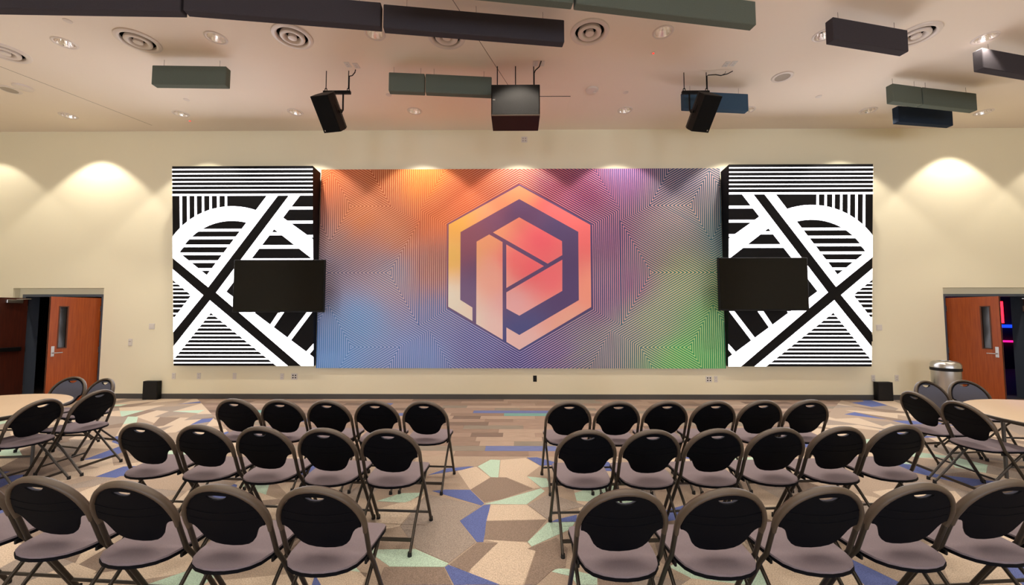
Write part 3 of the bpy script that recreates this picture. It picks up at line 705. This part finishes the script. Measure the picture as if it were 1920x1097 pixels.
# ================================================================ LED WALLS
def led(x0, x1, mirror, label):
    zb, zt, yb_, yt = .69, 4.715, 8.12, 7.86
    t = thing('led_video_wall', label, 'video wall', (x0, D, zb), 0, 'slanted LED video walls')
    wd, hh = x1-x0, zt-zb; b, tp = yb_-D, yt-D
    MB().add([(0, b, 0), (wd, b, 0), (wd, -.09, 0), (0, -.09, 0), (0, tp, hh), (wd, tp, hh), (wd, -.09, hh-.03), (0, -.09, hh-.03)],
             [(3, 2, 1, 0), (4, 5, 6, 7), (0, 1, 5, 4), (1, 2, 6, 5), (2, 3, 7, 6), (3, 0, 4, 7)]).build('cabinet', M_LEDB, t)
    br = MB()
    for x in (.4, wd-.4): br.box(x-.05, x+.05, -.10, -.001, .3, .5).box(x-.05, x+.05, -.1, -.001, hh-.6, hh-.4)
    br.build('wall_bracket', M_BLACKMET, t)
    nrm = Vector((0, -hh, b-tp)).normalized()        # outward normal
    if nrm.y > 0: nrm = -nrm
    def P3(u, v, lift):
        if mirror: u = 1-u
        y = tp+(b-tp)*v; z = hh*(1-v)
        return Vector((u*wd, y, z))+nrm*lift
    polys = []
    zx0, zx1, zy0, zy1 = 65., 767., 45., 1036.
    S = [(zx0, zy0), (zx1, zy0), (zx1, zy1), (zx0, zy1)]
    def put(p, keep=None):
        p = ccw([tuple(map(float, q)) for q in p])
        for a, b2, c in ((-1, 0, -zx0), (1, 0, zx1), (0, -1, -zy0), (0, 1, zy1)):
            if len(p) > 2: p = clip(p, a, b2, c)
        if keep:
            K = ccw(keep)
            for i in range(len(K)):
                (ax, ay), (bx, by) = K[i], K[(i+1) % len(K)]
                a, b2 = (by-ay), -(bx-ax)
                if len(p) > 2: p = clip(p, a, b2, a*ax+b2*ay)
        if len(p) > 2: polys.append(p)
    def hl(y, th, xa=0, xb=2000, keep=None): put([(xa, y-th/2), (xb, y-th/2), (xb, y+th/2), (xa, y+th/2)], keep)
    for y in (62, 83, 103, 122.5, 143, 163): hl(y, 5.2)
    hl(187, 9.5)
    arc = lambda r, n=18: [(468+r*math.cos(a), 617-r*math.sin(a)) for a in [rad(110)-i*(rad(110)-rad(25))/n for i in range(n+1)]]
    for x in (498, 537, 575, 613, 650, 687, 724):
        yy = 617-math.sqrt(372**2-min(abs(x-468), 371)**2); put([(x-5.5, 187), (x+5.5, 187), (x+5.5, yy+8), (x-5.5, yy+8)])
    for y, xb in ((254, 185), (323, 215), (393, 110)): hl(y, 13, 0, xb)
    put([(125, 187), (180, 187), (551, 672), (500, 667)])                       # band left of the dark diagonal
    put([(551, 672), (500, 667), (55, 1000), (55, 1045), (117, 1045)])
    put([(235, 187), (290, 187), (597, 585), (590, 645)])                        # band right of it
    put([(590, 645), (597, 585), (770, 446), (770, 497)])
    o_, i_ = arc(373), arc(301)
    for k in range(len(o_)-1): put([o_[k], o_[k+1], i_[k+1], i_[k]])
    put([(700, 332), (770, 400), (770, 460), (735, 470), (705, 440)])
    dome = [(395, 328), (440, 317), (480, 315), (540, 320), (600, 338), (660, 372), (705, 415), (738, 468), (597, 585)]
    for y in (362, 401, 440, 479, 518, 557): hl(y, 12, keep=dome)
    put([(55, 415), (215, 300), (258, 358), (65, 508)])                          # band at upper left
    tri = [(258, 358), (420, 560), (55, 560), (55, 512)]
    hl(380, 15, keep=tri); hl(445, 17, keep=tri); hl(510, 15, keep=tri)
    put([(770, 553), (615, 685), (675, 685), (770, 607)]); put([(615, 685), (770, 872), (770, 808), (675, 685)])
    rt = [(675, 685), (772, 605), (772, 812)]
    for y in (628, 646, 665, 685, 706, 727, 750, 776, 796): hl(y, 5.8, keep=rt)
    put([(582, 710), (578, 772), (240, 1045), (183, 1045)]); put([(582, 710), (775, 950), (775, 1016), (578, 772)])
    lt = [(578, 772), (775, 1016), (775, 1040), (245, 1040)]
    for k in range(13): hl(788+k*19.4, 5.8, keep=lt)
    for p in ([(68, 765), (94, 765), (206, 910), (190, 925)], [(208, 765), (236, 765), (290, 845), (272, 856)], [(62, 922), (62, 950), (98, 993), (118, 983)], [(352, 765), (378, 765), (382, 775), (365, 785)]): put(p)
    v = []; f = []
    for p in polys:
        n = len(v); v += [P3((x-zx0)/(zx1-zx0), (y-zy0)/(zy1-zy0), .004) for x, y in p]
        q = tuple(range(n, n+len(p)))
        f.append(q[::-1] if not mirror else q)
    o = MB().add(v, f).build('lit_pattern', M_LED, t)
    for fc in o.data.polygons:
        pass
    return t
ledL = led(-6.93, -4.08, True, 'left LED video wall showing white stripes and crossing bands on black')
ledR = led(4.26, 7.11, False, 'right LED video wall showing white stripes and crossing bands on black')
MB().cbox(2.84, 2.875, -.19, -.10, .50, .64, .004).build('power_box', M_BLACK, ledR)

# ---------------------------------------------------------------- televisions
def tv(p0, p1, label, ledx):
    y = 7.72
    a, b = ony(*p0, y), ony(*p1, y); wx, hz = (b.x-a.x)/2, (a.z-b.z)/2
    t = thing('wall_television', label, 'television', ((a.x+b.x)/2, y, (a.z+b.z)/2), 0, 'flat televisions')
    MB().cbox(-wx, wx, 0, .05, -hz, hz, .006).build('bezel', M_BLACK, t)
    MB().box(-wx+.02, wx-.02, -.002, .002, -hz+.03, hz-.02).build('screen', M_SCREEN, t)
    MB().box(-.3, .3, .05, .1, -.2, .2).build('mount_plate', M_BLACKMET, t)
    MB().tube([(ledx-t.location.x, .08, 0), (ledx-t.location.x, .27, 0)], .04, 8).build('mount_arm', M_BLACKMET, t)
    MB().box(-.04, .04, -.001, .01, -hz-.012, -hz+.002).build('sensor_tab', M_BLACK, t)
    return t
tv((439, 487), (607, 585.5), 'black flat television in front of the left LED wall', -4.5)
tv((1346, 483), (1518, 582.5), 'black flat television in front of the right LED wall', 4.6)

# ---------------------------------------------------------------- plates on the wall
def wallplate(px, wx, hz, label, cat, kind, name='wall_outlet', m=None):
    p = ony(*px, D); plate(name, (p.x, D-.0005, p.z), wx, hz, label, cat, kind, m=m)
wallplate((285, 612), .12, .12, 'blank square white cover plate left of the left LED wall', 'cover plate', 'blank', 'cover_plate_box')
wallplate((245, 642), .08, .15, 'small white thermostat on the wall by the left doors', 'thermostat', 'thermostat', 'thermostat')
wallplate((1648, 614), .12, .12, 'blank square white cover plate right of the right LED wall', 'cover plate', 'blank', 'cover_plate_box')
wallplate((326, 705), .075, .125, 'white wall outlet just right of the left black floor box', 'outlet', 'duplex')
wallplate((373, 705), .075, .125, 'white wall outlet under the left LED wall, near its outer edge', 'outlet', 'duplex')
wallplate((440, 705), .075, .125, 'blank white wall plate under the middle of the left LED wall', 'outlet', 'blank')
wallplate((529, 706), .075, .125, 'white wall outlet beside the left four-socket plate', 'outlet', 'duplex')
wallplate((552, 706), .125, .125, 'white wall plate with four dark sockets under the left LED wall', 'outlet', 'quad')
wallplate((1003, 710), .075, .125, 'black wall outlet under the centre of the banner', 'outlet', 'duplex', m=M_BLACK)
wallplate((1329, 711), .125, .125, 'white wall plate with four dark sockets under the right end of the banner', 'outlet', 'quad')
wallplate((1342, 711), .07, .125, 'white wall outlet beside the right four-socket plate', 'outlet', 'duplex')
wallplate((1637, 709), .075, .125, 'white wall outlet left of the right black floor box', 'outlet', 'duplex')
wallplate((1681, 709), .075, .125, 'white wall outlet right of the right black floor box', 'outlet', 'duplex')
wallplate((983, 262), .125, .125, 'pale four-socket plate high on the wall under the hanging box', 'outlet', 'quadgrey')
# black floor boxes
def floorbox(px0, px1, label):
    a, b = ony(px0, 711, D-.12), ony(px1, 711, D-.12)
    t = thing('black_floor_box', label, 'floor box', ((a.x+b.x)/2, D-.12, .001), 0, 'black boxes at the wall base')
    w_ = (b.x-a.x)/2
    MB().cbox(-w_, w_, 0, .10, 0, .37, .006).build('box', M_BLACK, t)
    MB().cbox(-w_+.012, w_-.012, -.006, .004, .012, .358, .003).build('front_panel', mat('floorbox_cloth', (18, 16, 15), .9, bump=.3, bscale=400), t)
floorbox(268, 296, 'black square box at the wall base, left of the left LED wall')
floorbox(1645, 1674, 'black square box at the wall base, right of the right LED wall')

# ================================================================ DOORS
def door_frame(i, xo, zt):
    mbf = MB()
    x0, x1 = xo
    for a, b in ((x0+.001, x0+.07), (x1-.07, x1-.001)): mbf.box(a, b, D+.03, D+.28, 0, zt)
    mbf.box(x0+.001, x1-.001, D+.03, D+.28, zt, zt+.05)
    o = struct(mbf.build('trim_%d' % i, M_FRAME), 'grey steel door frame'); return o
door_frame(3, LO, FZ); door_frame(4, RO, FZ)
M_WOODD = wood('door_wood_darker', (58, 22, 12), (76, 30, 16))  # darker wood tones picked so the far-left leaf looks dark
def leaf(idx, hinge, ang, wd, s, label, closer=False):
    """s=+1: leaf runs to +x from the hinge when closed, -1: to -x; face -y is the room side when closed"""
    root = bpy.data.objects.new('door_%d' % idx, None); COL.objects.link(root); struct(root, label)
    root.location = hinge; root.rotation_euler = (0, 0, ang)
    h, th = 2.07, .045
    wx = (lambda a, b: (min(s*a, s*b), max(s*a, s*b)))
    # slab with a window cut-out near the free edge: four boards
    x0, x1 = wd-.25, wd-.13; z0, z1 = 1.08, 1.88
    sl = MB()
    for a, b, c, d in ((.0, x0, .01, h), (x1, wd, .01, h), (x0, x1, .01, z0), (x0, x1, z1, h)):
        p, q = wx(a, b); sl.box(p, q, 0, th, c, d)
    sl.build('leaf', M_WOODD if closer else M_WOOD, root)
    p, q = wx(x0, x1); MB().box(p, q, th*.4, th*.6, z0, z1).build('glass_pane', mat('door_glass', (40, 36, 32), .1), root)
    fr = MB()
    for yy in (-.004, th-.002):
        for a, b, c, d in ((x0-.012, x0+.006, z0-.012, z1+.012), (x1-.006, x1+.012, z0-.012, z1+.012), (x0, x1, z0-.012, z0+.006), (x0, x1, z1-.006, z1+.012)):
            p, q = wx(a, b); fr.box(p, q, yy, yy+.006, c, d)
    fr.build('window_bead', mat('door_bead', (84, 44, 26), .5), root)
    p, q = wx(wd, wd+.004); MB().box(p, q, .012, .03, .01, h).build('edge_strip', M_DARK, root)
    for z in (.2, 1.0, 1.85):
        p, q = wx(-.03, .012); MB().box(p, q, -.006, 0.004, z-.055, z+.055).build('hinge', M_STEEL, root)
    # lever set on the room side
    p, q = wx(wd-.085, wd-.04); ro = MB().cbox(p, q, -.012, 0, .92, 1.12, .003).build('lock_plate', M_STEEL, root)
    MB().tube([(s*(wd-.062), -.01, .99), (s*(wd-.062), -.055, .99), (s*(wd-.18), -.058, .99)], .010, 8).build('lever_handle', M_STEEL, ro)
    # push bar on the other side
    p, q = wx(.08, wd-.08); MB().cbox(p, q, th, th+.06, .98, 1.06, .008).build('push_bar', M_BLACKMET, root)
    if closer:
        p, q = wx(.10, .34); cl = MB().cbox(p, q, th, th+.06, h-.11, h-.04, .006).build('door_closer', M_STEEL, root)
        MB().tube([(s*.2, th+.05, h-.035), (s*.02, th+.12, h-.02), (s*-.05, th+.02, h-.01)], .008, 6).build('closer_arm', M_STEEL, cl)
    return root
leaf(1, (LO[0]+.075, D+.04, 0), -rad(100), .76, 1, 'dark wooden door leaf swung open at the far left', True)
leaf(2, (LO[1]-.085, D+.04, 0), rad(74), .76, -1, 'cherry wood door leaf with a narrow window, half open at left')
leaf(3, (RO[0]+.085, D+.04, 0), -rad(74), .76, 1, 'cherry wood door leaf with a narrow window, half open at right')
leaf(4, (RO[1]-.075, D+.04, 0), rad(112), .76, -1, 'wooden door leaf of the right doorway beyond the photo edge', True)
# neon room content
def bar(px0, px1, Y, m, name, label, r=.035):
    a, b = ony(*px0, Y), ony(*px1, Y)
    t = thing(name, label, 'neon light', tuple(a)); c = b-a
    MB().tube([(0, 0, 0), tuple(c)], r, 10).build('tube', m, t, smooth=60)
    for p in (Vector((0, 0, 0)), c): MB().box(p.x-r*1.3, p.x+r*1.3, p.y-r*1.3, p.y+r*2, p.z-.02, p.z+.02).build('end_cap', M_BLACK, t)
bar((1877, 564), (1880, 607), 12.95, M_RED, 'red_neon_bar', 'upright red neon bar glowing inside the dark room at right')
bar((1779, 566), (1783, 620), 12.95, M_RED, 'red_neon_bar', 'red neon bar glowing in the gap beside the right door leaf')
bar((1845, 639), (1908, 640.5), 12.96, M_PINK, 'pink_neon_strip', 'level pink neon strip inside the dark room at right', .03)
bar((1845, 611), (1916, 612), 12.94, M_BLUE, 'blue_neon_strip', 'level blue neon strip inside the dark room at right', .05)
ld = bpy.data.lights.new('arcade_blue_lamp', 'POINT'); ld.energy = 18; ld.color = (.12, .16, 1); ld.shadow_soft_size = .2
lo = bpy.data.objects.new('arcade_blue_lamp', ld); COL.objects.link(lo); lo.location = (14.0, 11.5, 2.6)

# ================================================================ TRASH CAN
p = ony(1775, 720, 7.55)
t = thing('stainless_trash_can', 'stainless steel open-top trash can with a black band beside the right door', 'trash can', (p.x, 7.55, .001))
MB().lathe([(.19, 0), (.20, .012), (.20, .70)], 40, caps=(True, False)).build('body', M_STEEL, t, smooth=40)
MB().lathe([(.202, .69), (.212, .695), (.212, .745), (.202, .75)], 40).build('band', M_BLACK, t, smooth=30)
MB().lathe([(.208, .745), (.208, .80), (.19, .84), (.16, .86), (.12, .865), (.118, .85), (.13, .80)], 40).build('lid', M_STEEL, t, smooth=40)
MB().lathe([(.0005, .70), (.198, .70)], 30).build('liner', M_DARK, t)

# ================================================================ CHAIRS
def make_chair():
    t = thing('folding_chair', '', 'chair')
    HW = .222
    K = Vector((0, -.02, .45)); sl = Vector((0, -.35, .937)).normalized(); nb = Vector((0, -sl.z, sl.y))    # slope up, rear normal
    SH = .181
    bow = lambda a: .018*(1-(a/HW)**2)
    def up(a, b, off=0): return Vector((a, K.y, K.z))+sl*(SH+b)+nb*(bow(a)*min(1, max(0, (b+.14)/.2))+off)
    # hoop: front foot - seat - shoulder - arch - down again
    side = [(.25, .012), (.14, .20), (.03, .385), (-.02, .45)]
    path = [Vector((-HW, y, z)) for y, z in side]
    path += [up(-HW, b) for b in (-.12, -.05, 0)]
    path += [up(-HW*math.cos(th), .235*math.sin(th)) for th in [math.pi*i/16 for i in range(1, 16)]]
    path += [up(HW, b) for b in (0, -.05, -.12)]
    path += [Vector((HW, y, z)) for y, z in side[::-1]]
    MB().tube(path, .0115, 10, r2=.0145, up=(1, 0, 0)).build('hoop_frame', M_TUBE, t, smooth=50) if False else MB().tube(path, .0125, 10).build('hoop_frame', M_TUBE, t, smooth=50)
    # backrest shell
    right = [(.205, .004), (.192, .002), (.176, -.008), (.162, -.026), (.150, -.052), (.137, -.080), (.117, -.104), (.09, -.122), (.05, -.133), (0, -.137)]
    arch = [(.207*math.cos(th), .222*math.sin(th)) for th in [math.pi*i/20 for i in range(1, 20)]]
    outline = [(-x, y) for x, y in right[::-1][:0]]+[(x, y) for x, y in right[::-1]]+arch+[(-x, y) for x, y in right[:-1]]
    slot = [(-.055, .190), (-.045, .178), (-.025, .168), (0, .165), (.025, .168), (.045, .178), (.055, .190), (.03, .193), (0, .195), (-.03, .193)]
    pts = [(x, y) for x in [-.18+.045*i for i in range(9)] for y in [-.12+.045*j for j in range(8)] if inpoly(x*1.08, y*1.08, outline) and not inpoly(x, y, [(q[0]*1.3, .18+(q[1]-.18)*2) for q in slot])]
    v2, tr = cdt(outline, [slot], pts)
    v, f = slab(v2, tr, lambda a, b: up(a, b, .010), lambda a, b: up(a, b, .002))
    br = fix(MB().add(v, f).build('backrest', M_SHELL, t, smooth=40))
    # upholstered front pad
    o2 = [(x*.93, y*.93 if y > 0 else y*.95) for x, y in outline]; s2 = [(x*1.12, .181+(y-.181)*1.35) for x, y in slot]
    p2 = [(x, y) for x, y in pts if inpoly(x*1.2, y*1.2, outline) and not inpoly(x, y, [(q[0]*1.3, .18+(q[1]-.18)*2) for q in s2])]
    v2, tr = cdt(o2, [s2], p2)
    v, f = slab(v2, tr, lambda a, b: up(a, b, .0015), lambda a, b: up(a, b, -.012))
    fix(MB().add(v, f).build('back_pad', M_BACKFAB, br, smooth=40))
    # moulded rim over the arch, ribs on the rear face
    th_ = [math.pi*i/22 for i in range(-1, 24)]
    MB().tube([up(-HW*math.cos(th), .235*math.sin(th), .002) for th in th_], .0155, 10, r2=.022, up=tuple(sl)).build('back_rim', M_RIM, br, smooth=50) if False else None
    rim = []
    n = 12
    for it, th in enumerate(th_):
        tp_ = min(1, (1+min(it, len(th_)-1-it))/4)
        c = up(-HW*math.cos(th), .235*math.sin(th), .001); rd = Vector((-math.cos(th), 0, 0))+sl*math.sin(th); rd.normalize()
        rim.append([c+rd*((.0115+.0025*tp_)*math.cos(2*math.pi*k/n))+nb*((.0125+.0085*tp_)*math.sin(2*math.pi*k/n)) for k in range(n)])
    v = [q for g in rim for q in g]; f = [(i*n+k, i*n+(k+1) % n, (i+1)*n+(k+1) % n, (i+1)*n+k) for i in range(len(rim)-1) for k in range(n)]
    f += [tuple(range(n))[::-1], tuple((len(rim)-1)*n+k for k in range(n))]
    fix(MB().add(v, f).build('back_rim', M_RIM, br, smooth=50))
    for b0 in (.035, .085):
        MB().tube([up(a, b0+.02*(a/.2)**2, .0105) for a in [-.185+.037*i for i in range(11)]], .0022, 6).build('back_rib', M_SHELL, br, smooth=60)
    # seat
    half = [(0, .275), (.10, .273), (.18, .268), (.203, .258), (.210, .235), (.209, .15), (.206, .05), (.200, -.03), (.185, -.085), (.155, -.125), (.11, -.152), (.055, -.168), (0, -.173)]
    so = half+[(-x, y) for x, y in half[1:-1]][::-1]
    zs = lambda y: .447+.03*(y-.05)
    sp = [(x, y) for x in [-.16+.04*i for i in range(9)] for y in [-.14+.045*j for j in range(9)] if inpoly(x*1.1, .05+(y-.05)*1.1, so)]
    v2, tr = cdt(so, [], sp)
    dish = lambda x, y: .006*math.exp(-((x/.15)**2+((y-.05)/.15)**2))
    v, f = slab(v2, tr, lambda x, y: (x, y, zs(y)-.022), lambda x, y: (x, y, zs(y)-.006))
    seat = fix(MB().add(v, f).build('seat', M_SHELL, t, smooth=40))
    edge = lambda x, y: min(1, 14*min((math.hypot(x-a, y-b) for a, b in so)))
    so2 = [(x*.985, .05+(y-.05)*.988) for x, y in so]
    v2, tr = cdt(so2, [], sp)
    v, f = slab(v2, tr, lambda x, y: (x, y, zs(y)-.006), lambda x, y: (x, y, zs(y)+.004+.008*edge(x, y)))
    fix(MB().add(v, f).build('seat_pad', M_FABRIC, seat, smooth=50))
    # rear legs, bars, hinges, feet
    for s in (-1, 1):
        x = s*.196
        MB().tube([(x, .17, .425), (x, .02, .29), (x, -.11, .155), (x*1.02, -.19, .07), (x*1.03, -.245, .012)], .0105, 8).build('leg', M_TUBE, t, smooth=50)
        MB().cbox(min(s*.2, s*.213), max(s*.2, s*.213), -.035, .02, .405, .43, .003).build('hinge_bracket', M_BLACKMET, t)
        MB().lathe([(.0005, 0), (.0155, 0), (.0165, .006), (.0145, .032)], 12, Matrix.Translation((s*HW, .25, 0))).build('foot_cap', M_RUBBER, t, smooth=40)
        MB().lathe([(.0005, 0), (.0145, 0), (.0155, .006), (.0135, .030)], 12, Matrix.Translation((x*1.03, -.245, 0))).build('foot_cap', M_RUBBER, t, smooth=40)
    MB().box(-.20, .20, -.185, -.176, .064, .088).build('rear_stretcher', M_TUBE, t)
    MB().tube([(-HW, .205, .09), (HW, .205, .09)], .010, 8).build('front_stretcher', M_TUBE, t, smooth=50)
    return t
chair = make_chair(); used = [False]
CHS = (1.015, 1.015, 1.03)
def put_chair(x, y, ang, label, group):
    """ang: turn to the left (ccw) from facing the back wall"""
    if not used[0]:
        used[0] = True; chair.location = (x, y, .0015); chair.scale = CHS; chair.rotation_euler = (0, 0, ang); chair['label'] = label; chair['group'] = group; return chair
    return dup(chair, (x, y, .0015), ang, label, group)
NEAR = ['beside the aisle', 'second from the aisle', 'third from the aisle', 'fourth from the aisle', 'fifth from the aisle', 'sixth from the aisle']
rows = dict(
 front=('front row', 4.0, [-.91, -1.398, -1.886, -2.375, -2.863], [.53, 1.016, 1.502, 1.988, 2.474, 2.96]),
 middle=('middle row', 3.025, [-.955, -1.447, -1.952, -2.455, -2.965], [.535, 1.022, 1.515, 2.003, 2.50, 3.0]),
 rear=('row nearest the camera', 2.015, [-1.0, -1.5, -2.015, -2.535, -3.06], [.54, 1.045, 1.555, 2.06, 2.555, 3.06]))
def rowy(base, x): return base+{2: .020, 3: .018, 4: .012}[round(base)]*x*x
for key, (words, yh, lx, rx) in rows.items():
    for side, xs, a in (('left', lx, -rad(3)), ('right', rx, rad(3))):
        for i, x in enumerate(xs):
            if key == 'front' : a_ = a
            else: a_ = a*(1+.08*i)
            jit = rs.uniform(-.006, .006)
            fx, fy = -math.sin(a_), math.cos(a_)
            put_chair(x+.165*fx, rowy(yh, x)+.165*fy+jit, a_, 'folding chair in the %s, %s, %s block' % (words, NEAR[i], side), 'folding chairs in rows')
def face(dx, dy): return math.atan2(-dx, dy)
for x, y, dx, dy, lb in ((-4.93, 4.05, -1, .02, 'dark folding chair with its back to the camera at the left table, nearer one'), (-4.875, 4.55, -1, .04, 'dark folding chair at the left table, right of the nearer one'),
    (-5.51, 5.19, -.22, -.97, 'folding chair facing the camera behind the left table, nearer the wall outlet side'), (-6.05, 5.32, .05, -1, 'folding chair facing the camera behind the left table, in front of the open door'),
    (4.53, 4.02, .995, -.03, 'dark folding chair with its back to the camera at the right table, nearer one'), (4.58, 4.515, .99, -.06, 'dark folding chair at the right table, left of the nearer one'),
    (5.29, 5.08, .12, -.99, 'folding chair facing the camera behind the right table, in front of the trash can'), (5.80, 5.14, -.12, -.99, 'folding chair facing the camera behind the right table, in front of the door leaf')):
    put_chair(x, y, face(dx, dy), lb, 'folding chairs at the round tables')

# ================================================================ ROUND TABLES
def table(cx, cy, rot, label):
    R = .90
    t = thing('round_folding_table', label, 'table', (cx, cy, .0015), rot, 'round folding tables')
    top = MB().lathe([(.0005, .715), (R-.012, .715), (R-.004, .72), (R-.002, .738), (R-.008, .742), (.0005, .742)], 64).build('tabletop', M_TABLE, t, smooth=35)
    MB().lathe([(R-.006, .716), (R+.003, .719), (R+.004, .733), (R-.003, .7385)], 64).build('edge_band', M_EDGE, top, smooth=40)
    MB().lathe([(R-.10, .715), (R-.10, .68), (R-.12, .68), (R-.12, .715)], 64).build('apron_ring', M_EDGE, t, smooth=35)
    for s in (-1, 1):
        y = s*.45
        for q in (-1, 1): MB().tube([(q*.42, y, .70), (q*.42, y, .03), (q*.42, y, 0)], .016, 10).build('leg', M_LEG, t, smooth=50)
        MB().tube([(-.42, y, .12), (.42, y, .12)], .013, 8).build('cross_bar', M_LEG, t, smooth=50)
        MB().tube([(-.42, y, .69), (.42, y, .69)], .016, 8).build('hinge_bar', M_LEG, t, smooth=50)
        MB().tube([(0, y, .42), (0, y*.1, .70)], .010, 8).build('folding_brace', M_LEG, t, smooth=50)
        MB().tube([(-.42, y, .42), (.42, y, .42)], .010, 8).build('brace_bar', M_LEG, t, smooth=50)
table(-5.83, 4.08, rad(8), 'round folding table with a tan top, cut off by the left edge')
table(5.53, 3.86, rad(-8), 'round folding table with a tan top, cut off by the right edge')
print('planks', npl, 'pieces', len(pieces), 'visible', len(vis), 'strips', len(big))
